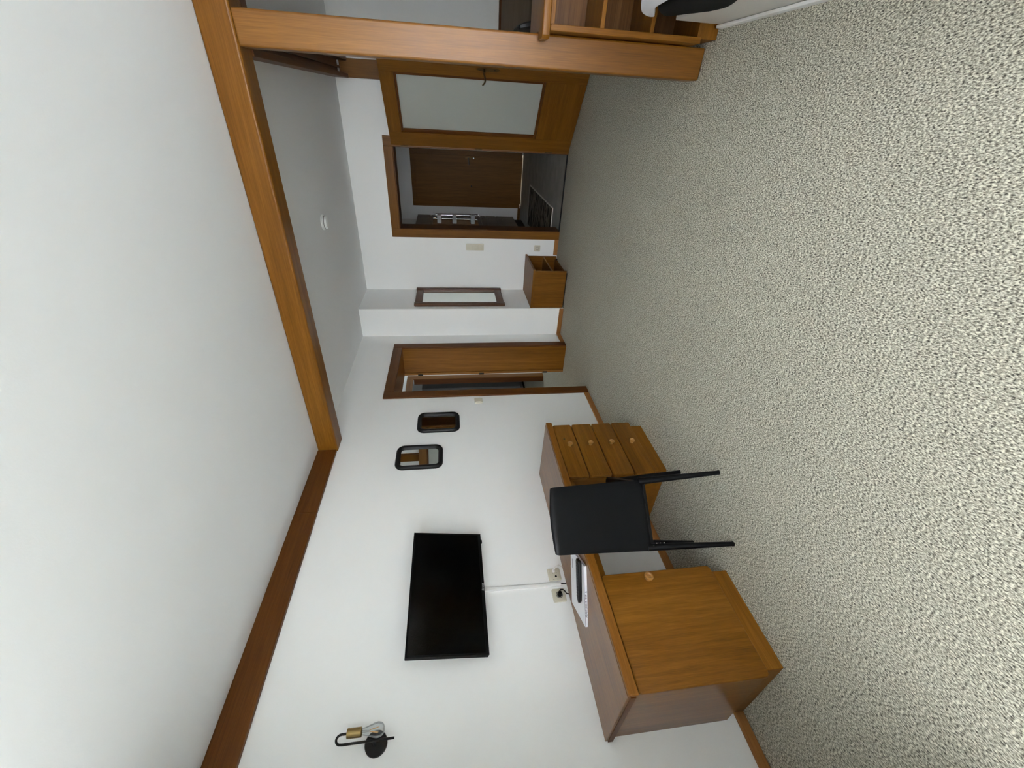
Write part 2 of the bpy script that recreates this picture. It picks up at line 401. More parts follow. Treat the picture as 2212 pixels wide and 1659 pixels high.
# the leaf, built along its own x axis from the hinge, face towards -y
LW, LH, LT = 0.925, 1.995, 0.042
leaf = nb()
bx(leaf, 0, .155, 0, LT, 0, LH, bev=.003); bx(leaf, .768, LW, 0, LT, 0, LH, bev=.003)
leaf_o = add('leaf', leaf, W['z'], d1, world=False)
ANG = R(-35.2)
leaf_o.location = (0, 0, 0.008); leaf_o.rotation_euler = (0, 0, ANG)
def leafpart(name, bm, m, smooth=False): return add(name, bm, m, leaf_o, world=False, smooth=smooth)
leafpart('top_rail', box(.155, .768, 0, LT, 1.862, LH, bev=.003), W['x'])
leafpart('bottom_rail', box(.155, .768, 0, LT, 0, .412, bev=.003), W['x'])
for z0, z1 in ((.412, .436), (1.842, 1.862)):
    leafpart('glazing_bead', box(.155, .768, .014, LT - .004, z0, z1, bev=.005), WD['x'])
for x0, x1 in ((.155, .186), (.737, .768)):
    leafpart('glazing_bead', box(x0, x1, .014, LT - .004, .436, 1.842, bev=.005), WD['z'])
leafpart('glass_pane', box(.178, .745, .029, .034, .434, 1.844), DOORGLASS)
pl = nb(); prism(pl, [(.838, .885), (.847, .868), (.856, .885), (.864, .905), (.862, .96), (.866, 1.03), (.858, 1.07), (.847, 1.098), (.836, 1.07), (.828, 1.03), (.832, .96), (.830, .905)], 'y', -.005, 0.0, bev=.001)
plate = leafpart('lock_plate', pl, BRASSD)
lv = nb(); tube(lv, [(.847, 0, 1.02), (.847, -.030, 1.02), (.847, -.048, 1.022), (.838, -.054, 1.024), (.82, -.056, 1.018), (.79, -.056, 1.010), (.765, -.055, 1.012), (.745, -.054, 1.024), (.735, -.053, 1.034)], [.010, .009, .009, .009, .0085, .008, .0075, .007, .006], n=10)
add('lever_handle', lv, BRASSD, leaf_o, world=False, smooth=True)
kh = nb(); lathe(kh, [(0, .002), (.005, .002), (.005, 0)], (.847, -.005, .92), (0, -1, 0), 10); add('keyhole', kh, DARK, leaf_o, world=False)
for z in (0.235, 1.04, 1.853):
    h = nb(); tube(h, [(-.004, -.004, z - .04), (-.004, -.004, z + .04)], .007, 10); add('hinge', h, BRASSD, leaf_o, world=False, smooth=True)

# ------------------------------------------------------------------ hall behind that door
HB = 8.73
struct('floor_hall', box(0.45, 2.75, BY + .02, 9.7, -0.08, -0.002), TILE, 'dark grey tiled floor of the entrance hall', 'floor')
struct('wall_hall_left', box(0.35, 0.50, 5.59, 9.8, 0, 2.7), WALL, 'hall wall behind the built-in unit', 'wall')
struct('wall_hall_right', box(2.75, 2.95, 5.59, 9.8, 0, 2.7), WALL, 'hall wall on the right', 'wall')
b = nb(); bx(b, .5, .80, HB, HB + .15, 0, 2.7); bx(b, 1.68, 2.75, HB, HB + .15, 0, 2.7); bx(b, .80, 1.68, HB, HB + .15, 2.05, 2.7)
struct('wall_hall_end', b, WALL, 'hall end wall around the apartment door', 'wall')
struct('ceiling_hall', box(.35, 2.95, 5.59, 9.8, 2.45, 2.6), CEIL, 'hall ceiling', 'ceiling')
struct('wall_stairwell', box(.35, 2.95, 9.7, 9.8, 0, 2.7), WALL, 'stairwell wall beyond the apartment door', 'wall')
d2 = thing('door_2', 'closed dark oak apartment door at the end of the hall', 'door', (1.24, HB, 0), kind='structure')
add('casing', box(.752, .842, HB - .02, HB, .016, 2.082, bev=.004), W_REAR, d2)
add('casing', box(1.632, 1.722, HB - .02, HB, .016, 2.082, bev=.004), W_REAR, d2)
add('casing', box(.842, 1.632, HB - .02, HB, 1.99, 2.082, bev=.004), W_REAR, d2)
dl = add('leaf', box(.835, 1.64, HB - .03, HB + .02, .010, 1.995, bev=.003), W_REAR, d2)
v = nb(); lathe(v, [(0, .006), (.012, .005), (.014, 0)], (1.126, HB - .03, .966), (0, -1, 0), 12); add('peephole', v, DARK, dl, smooth=True)
add('lock_plate', box(1.59, 1.615, HB - .034, HB - .03, .90, 1.08, bev=.002), BRASSD, dl)
v = nb(); tube(v, [(1.60, HB - .036, 1.02), (1.60, HB - .075, 1.02), (1.58, HB - .085, 1.02), (1.49, HB - .085, 1.015)], .008, 8); add('lever_handle', v, CHROME, dl, smooth=True)
v = nb(); lathe(v, [(0, .03), (.012, .03), (.014, 0)], (1.602, HB - .036, .93), (0, -1, 0), 10); add('lock_cylinder', v, CHROME, dl, smooth=True)
struct('baseboard_hall', box(.5, .75, HB - .013, HB, 0, .05), W_REAR, 'dark skirting at the hall end wall', 'baseboard')
# built-in hall unit with mirror
u = thing('hall_unit', 'grey brown built-in hall unit with drawers and mirror niche', 'cabinet', (.565, 7.2, 0))
add('carcass', box(.5, .612, 6.3, 8.535, .165, 2.0), W_HALLU, u)
add('plinth', box(.5, .58, 6.3, 8.5, 0, .165), DARK, u)
for y0, y1 in ((6.32, 7.03), (7.04, 7.77), (7.78, 8.53)):
    for z0, z1, zk in ((.17, .515, .396), (.52, .715, .66), (.72, .815, .79)):
        dr = add('drawer', box(.612, .63, y0, y1, z0, z1 - .005, bev=.002), W_HALLU, u)
        k = nb(); lathe(k, [(0, .022), (.010, .020), (.011, .012), (.005, .006), (.006, 0)], (.63, (y0 + y1) / 2 + .08, zk), (1, 0, 0), 12); add('knob', k, CHROME, dr, smooth=True)
    c = add('cupboard_door', box(.612, .63, y0, y1, 1.755, 1.995, bev=.002), W_HALLU, u)
    k = nb(); lathe(k, [(0, .022), (.010, .020), (.011, .012), (.005, .006), (.006, 0)], (.63, (y0 + y1) / 2 + .08, 1.79), (1, 0, 0), 12); add('knob', k, CHROME, c, smooth=True)
for y0, y1 in ((6.5, 7.5), (7.55, 8.535)):
    mf = add('mirror_frame', box(.612, .625, y0, y1, .83, 1.745, bev=.002), W_HALLU, u)
    add('mirror_pane', box(.625, .628, y0 + .06, y1 - .2, .88, 1.70), MIRROR, mf)
    v = nb(); tube(v, [(.66, y1 - .14, .87), (.66, y1 - .14, 1.66)], .018, 12); add('chrome_rail', v, CHROME, mf, smooth=True)
    v = nb(); tube(v, [(.66, y1 - .06, .84), (.66, y1 - .06, 1.72)], .012, 12); add('chrome_rail', v, CHROME, mf, smooth=True)
    for z in (.93, 1.27, 1.55):
        br = add('glass_holder', box(.628, .70, y1 - .36, y1 - .23, z, z + .075, bev=.008), WHITEPL, mf)
# hall rug
rg = thing('hall_rug', 'dark striped rug with pale border on the hall floor', 'rug', (1.0, 6.8, 0))
add('pile', box(.70, 1.315, 5.885, 7.74, -.001, .008), RUG, rg)
for a in ((1.315, 1.333, 5.862, 7.76), (.70, 1.315, 5.862, 5.885), (.70, 1.315, 7.74, 7.76)):
    add('border', box(a[0], a[1], a[2], a[3], -.001, .010, bev=.002), RUGB, rg)

# ------------------------------------------------------------------ doorway in the left wall, lobby and kitchen behind
t1 = thing('trim_1', 'dark oak lining and casing of the open side doorway', 'door frame', (0, 3.95, 0), kind='structure')
def casing_y(parent, mt, y0, y1, z1, w, x0, x1):
    add('casing', box(x0, x1, y0, y0 + w, 0, z1, bev=.006), mt['z'], parent)
    add('casing', box(x0, x1, y1 - w, y1, 0, z1, bev=.006), mt['z'], parent)
    add('casing', box(x0, x1, y0 + w, y1 - w, z1 - w, z1, bev=.006), mt['y'], parent)
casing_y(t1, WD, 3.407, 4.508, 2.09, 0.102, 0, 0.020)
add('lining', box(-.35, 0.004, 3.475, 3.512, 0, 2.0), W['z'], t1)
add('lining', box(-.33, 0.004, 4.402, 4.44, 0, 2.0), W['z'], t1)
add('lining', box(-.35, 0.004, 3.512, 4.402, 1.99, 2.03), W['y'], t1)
sp = add('door_stop', box(-.362, -.33, 4.388, 4.44, 0, 2.0, bev=.004), W_PINE_Z, t1)
for z in (.24, 1.05, 1.80):
    add('hinge_plate', box(-.365, -.345, 4.384, 4.392, z - .03, z + .03), DARK, sp)
struct('floor_lobby', box(-3.4, 0, 2.2, 8.2, -0.08, -0.001), CARPET, 'beige carpet continuing through the side doorway', 'floor')
b = nb(); bx(b, -1.16, -1.07, 2.2, 4.50, 0, 2.7); bx(b, -1.16, -1.07, 5.40, 6.2, 0, 2.7); bx(b, -1.16, -1.07, 4.50, 5.40, 2.02, 2.7)
struct('wall_lobby', b, WALL, 'white lobby wall seen through the side doorway', 'wall')
struct('wall_lobby_end', box(-1.16, -.34, 6.1, 6.2, 0, 2.7), WALL, 'lobby end wall', 'wall')
struct('wall_lobby_near', box(-3.4, -.34, 2.1, 2.2, 0, 2.7), WALL, 'lobby near wall', 'wall')
struct('wall_kitchen', box(-3.5, -3.4, 2.2, 8.2, 0, 2.7), WALL, 'dim kitchen wall beyond the lobby', 'wall')
struct('wall_kitchen_end', box(-3.4, -1.07, 8.2, 8.3, 0, 2.7), WALL, 'dim kitchen end wall', 'wall')
struct('wall_kitchen_side', box(-1.16, -1.07, 6.2, 8.2, 0, 2.7), WALL, 'kitchen side wall', 'wall')
struct('ceiling_lobby', box(-3.5, 0, 2.1, 8.3, 2.50, 2.6), CEIL, 'lobby ceiling', 'ceiling')
t2 = thing('trim_2', 'oak frame of the inner kitchen doorway beyond the side doorway', 'door frame', (-1.07, 4.95, 0), kind='structure')
casing_y(t2, W, 4.41, 5.455, 2.10, 0.095, -1.07, -1.052)
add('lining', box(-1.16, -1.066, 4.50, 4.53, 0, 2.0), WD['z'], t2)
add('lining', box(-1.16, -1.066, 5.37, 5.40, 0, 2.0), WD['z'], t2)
fr = thing('fridge', 'tall grey fridge standing in the dark kitchen beyond both doorways', 'fridge', (-2.5, 7.1, 0))
add('body', box(-2.80, -2.20, 6.70, 7.30, .04, 2.02, bev=.01), GREYAPPL, fr)
add('foot_rail', box(-2.78, -2.22, 6.72, 7.28, 0, .04), DARK, fr)
fd = add('fridge_door', box(-2.20, -2.16, 6.70, 7.30, .10, 2.02, bev=.008), GREYAPPL, fr)
add('grip', box(-2.16, -2.14, 6.90, 6.99, 1.05, 1.2, bev=.006), DARK, fd)

# ------------------------------------------------------------------ desk
dk = thing('desk', 'long oak writing desk with drawers and cupboard under the television', 'desk', (.26, 1.455, 0))
DT = .729
add('tabletop', box(0.001, .512, .600, 2.312, .690, DT, bev=.002), WG['y'], dk)
add('front_lipping', box(.5125, .532, .598, 2.314, .684, DT - .001, bev=.005, seg=3), W_LIP, dk)
add('end_lipping', box(.002, .512, .5955, .5995, .694, DT - .012), WD['x'], dk)
# cupboard side
cb = nb(); bx(cb, .003, .489, .612, .630, .10, .690); bx(cb, .003, .489, 1.098, 1.116, .10, .690); bx(cb, .003, .489, .63, 1.098, .10, .118); bx(cb, .003, .012, .63, 1.098, .118, .690)
add('cupboard_carcass', cb, WG['z'], dk)
add('plinth', box(.016, .496, .634, 1.094, 0, .10, bev=.003), W['y'], dk)
dr = nb(); prism(dr, rrect(.606, 1.120, .088, .676, .020), 'x', .490, .512, bev=.005, seg=3)
cd = add('cupboard_door', dr, W_FLAME, dk, smooth=30)
def ring_knob(parent, y, z, x, r=.019):
    k = nb(); lathe(k, [(0, .024), (r * .45, .023), (r * .70, .030), (r, .029), (r * 1.08, .022), (r * .75, .010), (r * .60, .004), (r * .66, 0)], (x, y, z), (1, 0, 0), 20)
    return add('knob', k, W_KNOB, parent, smooth=50)
ring_knob(cd, 1.078, .444, .512, .021)
# drawer side
cb = nb(); bx(cb, .003, .489, 1.786, 1.804, .09, .690); bx(cb, .003, .489, 2.284, 2.302, .09, .690); bx(cb, .003, .489, 1.804, 2.284, .09, .108); bx(cb, .003, .012, 1.804, 2.284, .108, .69)
add('drawer_carcass', cb, W['z'], dk)
add('plinth', box(.016, .500, 1.812, 2.270, 0, .09, bev=.003), W['y'], dk)
for i, (z0, z1) in enumerate(((.541, .677), (.388, .534), (.235, .381), (.086, .228))):
    p = nb(); prism(p, rrect(1.786, 2.304, z0, z1, .014), 'x', .490, .512, bev=.005, seg=3)
    d = add('drawer', p, W['y'], dk, smooth=30)
    ring_knob(d, 2.078, (z0 + z1) / 2 - .008, .512, .0175)
    if i == 0:
        k = nb(); lathe(k, [(0, .003), (.006, .003), (.008, .002), (.008, 0)], (.512, 2.147, .625), (1, 0, 0), 14)
        add('keyhole', k, BRASSD, d, smooth=True)
        add('key_slot', box(.5125, .5155, 2.1455, 2.1485, .618, .628), DARK, d)
add('apron', box(.455, .478, 1.116, 1.786, .640, .690, bev=.002), W['y'], dk)

# ------------------------------------------------------------------ chair
def make_chair(name, label, loc, rot, group):
    # local: x along the back, y forward, origin under the middle of the back
    t = thing(name, label, 'chair', loc, rot, group)
    def leg(a, b_, r0_, r1_):
        l = nb(); tube(l, [a, ((a[0] + b_[0]) / 2, (a[1] + b_[1]) / 2, (a[2] + b_[2]) / 2), b_], [r0_, (r0_ + r1_) / 2, r1_], 12)
        o = add('leg', l, LEATHER, t, world=False, smooth=True)
        c = nb(); tube(c, [(a[0], a[1], 0.0), (a[0], a[1], .006)], r0_ * 1.1, 12); add('foot_cap', c, BLACKPL, o, world=False, smooth=True)
    hw = .1785
    leg((-hw, 0, .003), (-hw + .013, .042, .44), .0115, .0185); leg((hw, 0, .003), (hw - .018, .042, .44), .0115, .0185)
    leg((-hw - .022, .392, .003), (-hw + .012, .360, .44), .0115, .0185); leg((hw + .036, .400, .003), (hw + .004, .366, .44), .0115, .0185)
    # backrest: padded slab following the tilt
    s = nb(); n, mm = 14, 10; rows = []
    vv = [0, .012, .04] + [k / 12 for k in range(1, 12)] + [.955, .98, .993, 1.0]
    n = len(vv) - 1
    for i in range(n + 1):
        v = vv[i]; z = .418 + (.935 - .418) * v
        yc = .045 - .085 * v + .012 * math.sin(math.pi * v)
        wl = -.183 + .026 * v; wr = .169 - .015 * v
        th = .024 * (0.55 + .45 * math.sin(math.pi * min(1, .12 + .80 * v)))
        e_ = min(v / .03, (1 - v) / .035, 1.0)
        rnd_ = math.sqrt(max(0.0, 1 - (1 - max(0.0, e_)) ** 2))
        th *= .25 + .75 * rnd_; wl += .009 * (1 - rnd_); wr -= .009 * (1 - rnd_)
        ring = []
        for j in range(mm * 2):
            if j < mm: uu = j / (mm - 1); side = -1
            else: uu = 1 - (j - mm) / (mm - 1); side = 1
            edge = min(1.0, math.sin(math.pi * min(max(uu, .03), .97)) * 3.0) ** .6
            ring.append(s.verts.new((wl + (wr - wl) * uu, yc + side * th * edge, z + .010 * math.sin(math.pi * uu) * v ** 6)))
        rows.append(ring)
    k = mm * 2
    for a, c in zip(rows, rows[1:]):
        for j in range(k): s.faces.new((a[j], a[(j + 1) % k], c[(j + 1) % k], c[j]))
    s.faces.new(rows[0][::-1]); s.faces.new(rows[-1])
    bmesh.ops.recalc_face_normals(s, faces=s.faces)
    bk = add('backrest', s, LEATHER, t, world=False, smooth=60)
    for sx in (-1, 1):
        sm = nb(); x = sx * .150 - .008
        tube(sm, [(x, .045 + .020, .412), (x, .045 - .022, .414)], .004, 6); add('seam', sm, BLACKPL, bk, world=False, smooth=True)
    c = nb(); prism(c, [(-.170, .050), (.165, .050), (.212, .43), (.195, .452), (-.185, .445), (-.205, .425)], 'z', .425, .474, bev=.014, seg=4)
    st = add('seat', c, LEATHER, t, world=False, smooth=50)
    sc_ = nb(); lathe(sc_, [(0, .002), (.0025, .0015), (.003, 0)], (-hw + .034, .03, .40), (0, -1, 0), 8); 
    add('frame_rail', box(-.16, .15, .05, .075, .40, .428, bev=.003), LEATHER, t, world=False)
    for dz in (.395, .375, .355):
        q = nb(); lathe(q, [(0, .002), (.003, .001), (.003, 0)], (-hw + .030, .028, dz), (0.6, -.8, 0), 8); add('stud', q, CHROME, st, world=False)
    sc_.free()
    return t
ang = math.atan2(.774, .634)
mid = Vector((.667, 1.131, 0)) + Vector((.634, .774, 0)) * .1785
make_chair('dining_chair', 'black leatherette chair with its back turned, pushed up to the desk', (mid.x, mid.y, 0), ang, 'black leatherette chairs')
make_chair('dining_chair', 'black chair mostly hidden behind the post and the low shelf', (2.895, 3.42, 0), R(-90), 'black leatherette chairs')

# ------------------------------------------------------------------ television
tv = thing('television', 'black flat television tilted down on the white wall', 'television', (.124, 1.357, 1.456))
tilt = math.atan2(.068, .423)
rotm = Matrix.Rotation(tilt, 4, 'Y')
def tvp(name, bm, m, parent=tv, smooth=False):
    bmesh.ops.transform(bm, matrix=rotm, verts=bm.verts)
    return add(name, bm, m, parent, world=False, smooth=smooth)
HW, HH = .365, .2145
cs = nb(); prism(cs, rrect(-HW, HW, -HH, HH, .004, 3), 'x', -.030, -.004, bev=.002)
case = tvp('case', cs, TVBLACK)
fb = nb()
for a in ((-HW, HW, HH - .010, HH), (-HW, HW, -HH, -HH + .018), (-HW, -HW + .010, -HH + .018, HH - .010), (HW - .010, HW, -HH + .018, HH - .010)): bx(fb, -.004, .001, a[0], a[1], a[2], a[3])
bez = tvp('bezel', fb, TVBLACK)
tvp('screen', box(-.004, -.0015, -HW + .010, HW - .010, -HH + .018, HH - .010), TVSCREEN)
tvp('rear_housing', box(-.062, -.030, -.24, .24, -.19, .05, bev=.012), TVBLACK)
tvp('sensor_nub', box(-.012, .002, .300, .322, -HH - .007, -HH + .001, bev=.002), TVBLACK)
M4 = rotm @ Matrix.Translation((.0012, .0, -HH + .009)) @ Matrix(((0, 0, 1, 0), (1, 0, 0, 0), (0, 1, 0, 0), (0, 0, 0, 1)))
text_part('brand_lettering', 'Strong', .017, PRINT, bez, M4, shear=.25)
br = nb(); bx(br, -.122, -.112, -.10, .10, -.12, .06); bx(br, -.112, -.060, -.015, .015, -.05, -.02); bx(br, -.112, -.060, -.015, .015, .0, .03)
add('wall_bracket', br, BLACKMETAL, tv, world=False)
# cable duct
cd_ = thing('cable_duct', 'white plastic cable duct running down from television to sockets', 'cable duct', (0, 1.378, 1.0))
b = nb(); prism(b, [(1.376, 1.262), (1.400, 1.262), (1.3905, .764), (1.3655, .764)], 'x', 0, .011, bev=.002); add('channel', b, WHITEPL, cd_)
b = nb(); prism(b, [(1.381, 1.26), (1.395, 1.26), (1.386, .766), (1.371, .766)], 'x', .011, .0135, bev=.001); add('cover', b, WHITEPL, cd_)

# sockets over the desk
def plate_on_left(name, label, y, z, cat, w=.081):
    t = thing(name, label, cat, (0, y, z))
    p = nb(); prism(p, rrect(y - w / 2, y + w / 2, z - w / 2, z + w / 2, .009), 'x', 0, .010, bev=.003, seg=3); fr_ = add('frame', p, CREAM, t, smooth=40)
    p = nb(); prism(p, rrect(y - w / 2 + .007, y + w / 2 - .007, z - w / 2 + .007, z + w / 2 - .007, .006), 'x', .010, .0125, bev=.001); add('insert', p, CREAM, t, smooth=40)
    return t
s1 = plate_on_left('antenna_socket', 'square cream antenna socket with white cable above the desk', 1.444, .793, 'socket')
p = nb(); lathe(p, [(0, .001), (.006, .001), (.007, 0)], (.0125, 1.428, .786), (1, 0, 0), 14); add('port', p, DARK, s1)
for y in (1.408, 1.449):
    for z in (.776, .800): add('label_mark', box(.0125, .0129, y, y + .003, z, z + .006), INK, s1)
p = nb(); lathe(p, [(.010, 0), (.010, .004), (.007, .006), (.007, .022), (0, .022)], (.0125, 1.463, .795), (1, 0, 0), 14); add('plug', p, WHITEPL, s1, smooth=True)
p = nb(); tube(p, [(.035, 1.463, .795), (.046, 1.465, .788), (.048, 1.471, .775), (.044, 1.482, .764), (.034, 1.488, .756), (.018, 1.490, .744), (.008, 1.491, .731)], .0032, 8); 
tag(add('antenna_cable', p, WHITEPL, None, origin=(.01, 1.49, .73), smooth=True), 'thin white cable from antenna socket down behind desk', 'cable')
s2 = plate_on_left('power_socket', 'square cream power socket with a black plug above the desk', 1.309, .792, 'socket')
p = nb(); lathe(p, [(.021, .0008), (.018, .0008), (.0175, -.004), (0, -.004)], (.0127, 1.309, .790), (1, 0, 0), 24); add('recess_ring', p, INK, s2, smooth=True)
p = nb(); lathe(p, [(.0145, 0), (.0145, .012), (.011, .020), (.010, .030), (0, .031)], (.0125, 1.308, .790), (1, 0, 0), 18); add('plug', p, BLACKPL, s2, smooth=True)
p = nb(); tube(p, [(.036, 1.308, .790), (.050, 1.314, .792), (.054, 1.318, .786), (.050, 1.319, .772), (.043, 1.313, .760), (.030, 1.308, .752), (.015, 1.311, .744), (.006, 1.313, .731)], .0034, 8)
tag(add('power_cable', p, BLACKPL, None, origin=(.01, 1.31, .73), smooth=True), 'thin black cable from power socket down behind desk', 'cable')
p = nb(); tube(p, [(.006, 1.379, .766), (.008, 1.379, .752), (.007, 1.378, .731)], .003, 8)
tag(add('duct_cable', p, BLACKPL, None, origin=(.007, 1.378, .73), smooth=True), 'short dark cable leaving the bottom of the duct', 'cable')

# light switch beside the doorway
t = plate_on_left('wall_switch', 'single cream light switch beside the side doorway', 3.327, 1.157, 'switch', .080)
p = nb(); prism(p, rrect(3.327 - .027, 3.327 + .027, 1.13, 1.184, .003), 'x', .0125, .017, bev=.002); add('rocker', p, CREAM, t, smooth=40)

# back wall switches and socket
t = thing('switch_bank', 'column of three cream light switches beside the hall door', 'switch', (.930, BY, 1.083))
p = nb(); prism(p, rrect(.889, .971, .970, 1.196, .006), 'y', BY - .010, BY, bev=.002); add('frame', p, CREAM, t, smooth=40)
for z in (1.0085, 1.083, 1.1575):
    p = nb(); prism(p, rrect(.895, .965, z - .034, z + .034, .003), 'y', BY - .016, BY - .009, bev=.002); add('rocker', p, CREAM, t, smooth=40)
t = thing('floor_socket', 'square cream power socket low on the wall above skirting', 'socket', (.926, BY, .274))
p = nb(); prism(p, rrect(.886, .966, .235, .313, .008), 'y', BY - .010, BY, bev=.003); add('frame', p, CREAM, t, smooth=40)
p = nb(); lathe(p, [(.022, .001), (.019, .001), (.018, -.003), (0, -.003)], (.926, BY - .0105, .274), (0, -1, 0), 24); add('recess', p, grained('socket_recess', (150, 146, 132), .5), t, smooth=True)
for x in (.9165, .9355):
    p = nb(); lathe(p, [(0, .0006), (.003, .0005), (.003, 0)], (x, BY - .008, .274), (0, -1, 0), 10); add('pin_hole', p, DARK, t)

# ------------------------------------------------------------------ two black-framed wall mirrors
def wall_mirror(name, label, y, z):
    t = thing(name, label, 'mirror', (.002, y, z), group='black framed wall mirrors')
    w, h = .134, .190
    f = nb(); n = 8
    def loop(dw, x, r): return [f.verts.new((x, u, v)) for u, v in rrect(y - w + dw, y + w - dw, z - h + dw, z + h - dw, r, n)]
    prof = [(0, .002, .062), (-.002, .012, .064), (.004, .026, .060), (.014, .032, .052), (.028, .026, .042), (.038, .010, .034)]
    ls = [loop(*q) for q in prof]; k = len(ls[0])
    for a, c in zip(ls, ls[1:]):
        for j in range(k): f.faces.new((a[j], a[(j + 1) % k], c[(j + 1) % k], c[j]))
    bmesh.ops.recalc_face_normals(f, faces=f.faces)
    for fc in f.faces:
        if fc.normal.x < -.5: pass
    add('frame', f, BLACKWOOD, t, smooth=60)
    g = nb(); prism(g, rrect(y - w + .037, y + w - .037, z - h + .037, z + h - .037, .034, n), 'x', .004, .0105)
    add('mirror_pane', g, MIRROR, t)
    return t
wall_mirror('wall_mirror', 'black rounded mirror nearest the television, hung higher', 2.566, 1.690)
wall_mirror('wall_mirror', 'black rounded mirror nearest the doorway, hung lower', 3.008, 1.541)

# ------------------------------------------------------------------ sconce
sc = thing('wall_sconce', 'black and brass wall lamp with clear filament bulb', 'lamp', (0, .715, 1.785))
p = nb(); lathe(p, [(0, .016), (.046, .016), (.0495, .013), (.050, 0)], (0, .712, 1.786), (1, 0, 0), 40); add('wall_plate', p, BLACKMETAL, sc, smooth=40)
p = nb(); tube(p, [(.016, .706, 1.79), (.066, .706, 1.79)], .006, 10); add('stub', p, BLACKMETAL, sc, smooth=True)
arc = [(.070, .7065, 1.698), (.070, .7065, 1.80), (.070, .7065, 1.925)]
for i in range(1, 9):
    a = math.pi * i / 8; arc.append((.070 + .006 * i / 8, .7245 - .018 * math.cos(a), 1.930 + .022 * math.sin(a)))
arc.append((.076, .7425, 1.905))
p = nb(); tube(p, arc, .0052, 10); add('rod', p, BLACKMETAL, sc, smooth=True)
p = nb(); lathe(p, [(0, 0), (.0185, 0), (.0195, .001), (.0195, .062), (.017, .063), (.017, .055), (0, .055)], (.076, .7425, 1.907), (0, 0, -1), 30); add('lamp_holder', p, BRASS, sc, smooth=30)
p = nb(); lathe(p, [(.012, -.004), (.013, .008), (.0165, .022), (.023, .042), (.0285, .060), (.030, .074), (.027, .088), (.020, .097), (.010, .1015), (0, .1025)], (.076, .7425, 1.846), (0, 0, -1), 28)
bulb = add('bulb', p, BULBGLASS, sc, smooth=True)
p = nb(); lathe(p, [(.006, 0), (.004, .02), (.0025, .036), (0, .037)], (.076, .7425, 1.846), (0, 0, -1), 12); add('stem', p, BULBGLASS, bulb, smooth=True)
for i in range(4):
    a = math.pi * i / 2 + .4
    p = nb(); tube(p, [(.076 + .004 * math.cos(a), .7425 + .004 * math.sin(a), 1.808), (.076 + .013 * math.cos(a), .7425 + .013 * math.sin(a), 1.772)], .0014, 6); add('filament', p, FILAMENT, bulb, smooth=True)

# ------------------------------------------------------------------ binder and remote on the desk
A = Vector((.300, 1.375, 0)); B = Vector((.490, 1.190, 0)); Cc = Vector((.228, 1.012, 0))
bdx = (B - Cc).normalized(); bdy = Vector((-bdx.y, bdx.x, 0))
rotz = math.atan2(bdx.y, bdx.x)
fo = thing('folder', 'white apartment folder lying on the desk beneath the remote', 'folder', (Cc.x, Cc.y, DT + .001), rotz)
add('back_cover', box(0, .316, 0, .248, 0, .002, bev=.0008), PAPER, fo, world=False)
add('pages', box(.012, .300, .012, .236, .002, .014, bev=.001), PAPER, fo, world=False)
add('front_cover', box(0, .316, 0, .248, .014, .016, bev=.0008), PAPER, fo, world=False)
spn = add('spine', box(0, .316, -.0022, 0, 0, .016, bev=.0008), PAPER, fo, world=False)
add('spine_rule', box(.0, .316, -.0026, -.0022, .0135, .0150), INK, spn, world=False)
Mx = Matrix.Translation((.118, -.0024, .0070)) @ Matrix(((1, 0, 0, 0), (0, 0, -1, 0), (0, 1, 0, 0), (0, 0, 0, 1)))
text_part('spine_lettering', 'APARTEMENT  TYP  A', .0135, INK, spn, Mx, spacing=1.05)
add('flyer', box(.02, .225, .03, .24, .0162, .0170), PAPER, fo, world=False).rotation_euler = (0, 0, R(2))
add('flyer_print', box(.215, .268, .205, .216, .0162, .0166), grained('grey_print', (150, 152, 160), .6), fo, world=False)
rm = thing('remote_control', 'black television remote with many keys on the folder', 'remote', (.375, 1.180, DT + .0185), rotz)
p = nb(); prism(p, [(-.116, -.004), (-.100, -.018), (-.05, -.025), (.10, -.027), (.112, -.018), (.112, .018), (.10, .027), (-.05, .025), (-.100, .018), (-.116, .004)], 'z', 0, .017, bev=.003, seg=2)
rb = add('case', p, BLACKPL, rm, world=False, smooth=40)
KEY = grained('remote_key', (58, 58, 62), .5)
for i in range(12):
    for j in range(3):
        add('key', box(-.088 + i * .0158, -.078 + i * .0158, -.0155 + j * .0118, -.0085 + j * .0118, .0165, .0192, bev=.001, seg=1), KEY, rb, world=False)

# ------------------------------------------------------------------ low cabinet in the far corner, framed mirror above it
lc = thing('low_cabinet', 'low open-sided oak cabinet in the corner below the framed mirror', 'cabinet', (.60, 5.07, 0))
add('top', box(.362, .852, 4.750, 5.372, .398, .424, bev=.006, seg=3), W['x'], lc)
add('front_panel', box(.364, .832, 4.762, 4.782, .012, .398, bev=.002), W_FLAME, lc)
add('rear_panel', box(.364, .832, 5.345, 5.365, .012, .398, bev=.002), W['z'], lc)
add('side_panel', box(.364, .382, 4.782, 5.345, .012, .398), W['z'], lc)
add('bottom_panel', box(.382, .80, 4.782, 5.345, .012, .030), W['y'], lc)
add('shelf', box(.382, .826, 4.782, 5.345, .176, .194, bev=.002), W['y'], lc)
for y0 in (4.77, 5.33): add('runner', box(.39, .80, y0, y0 + .025, 0, .012), DARK, lc)

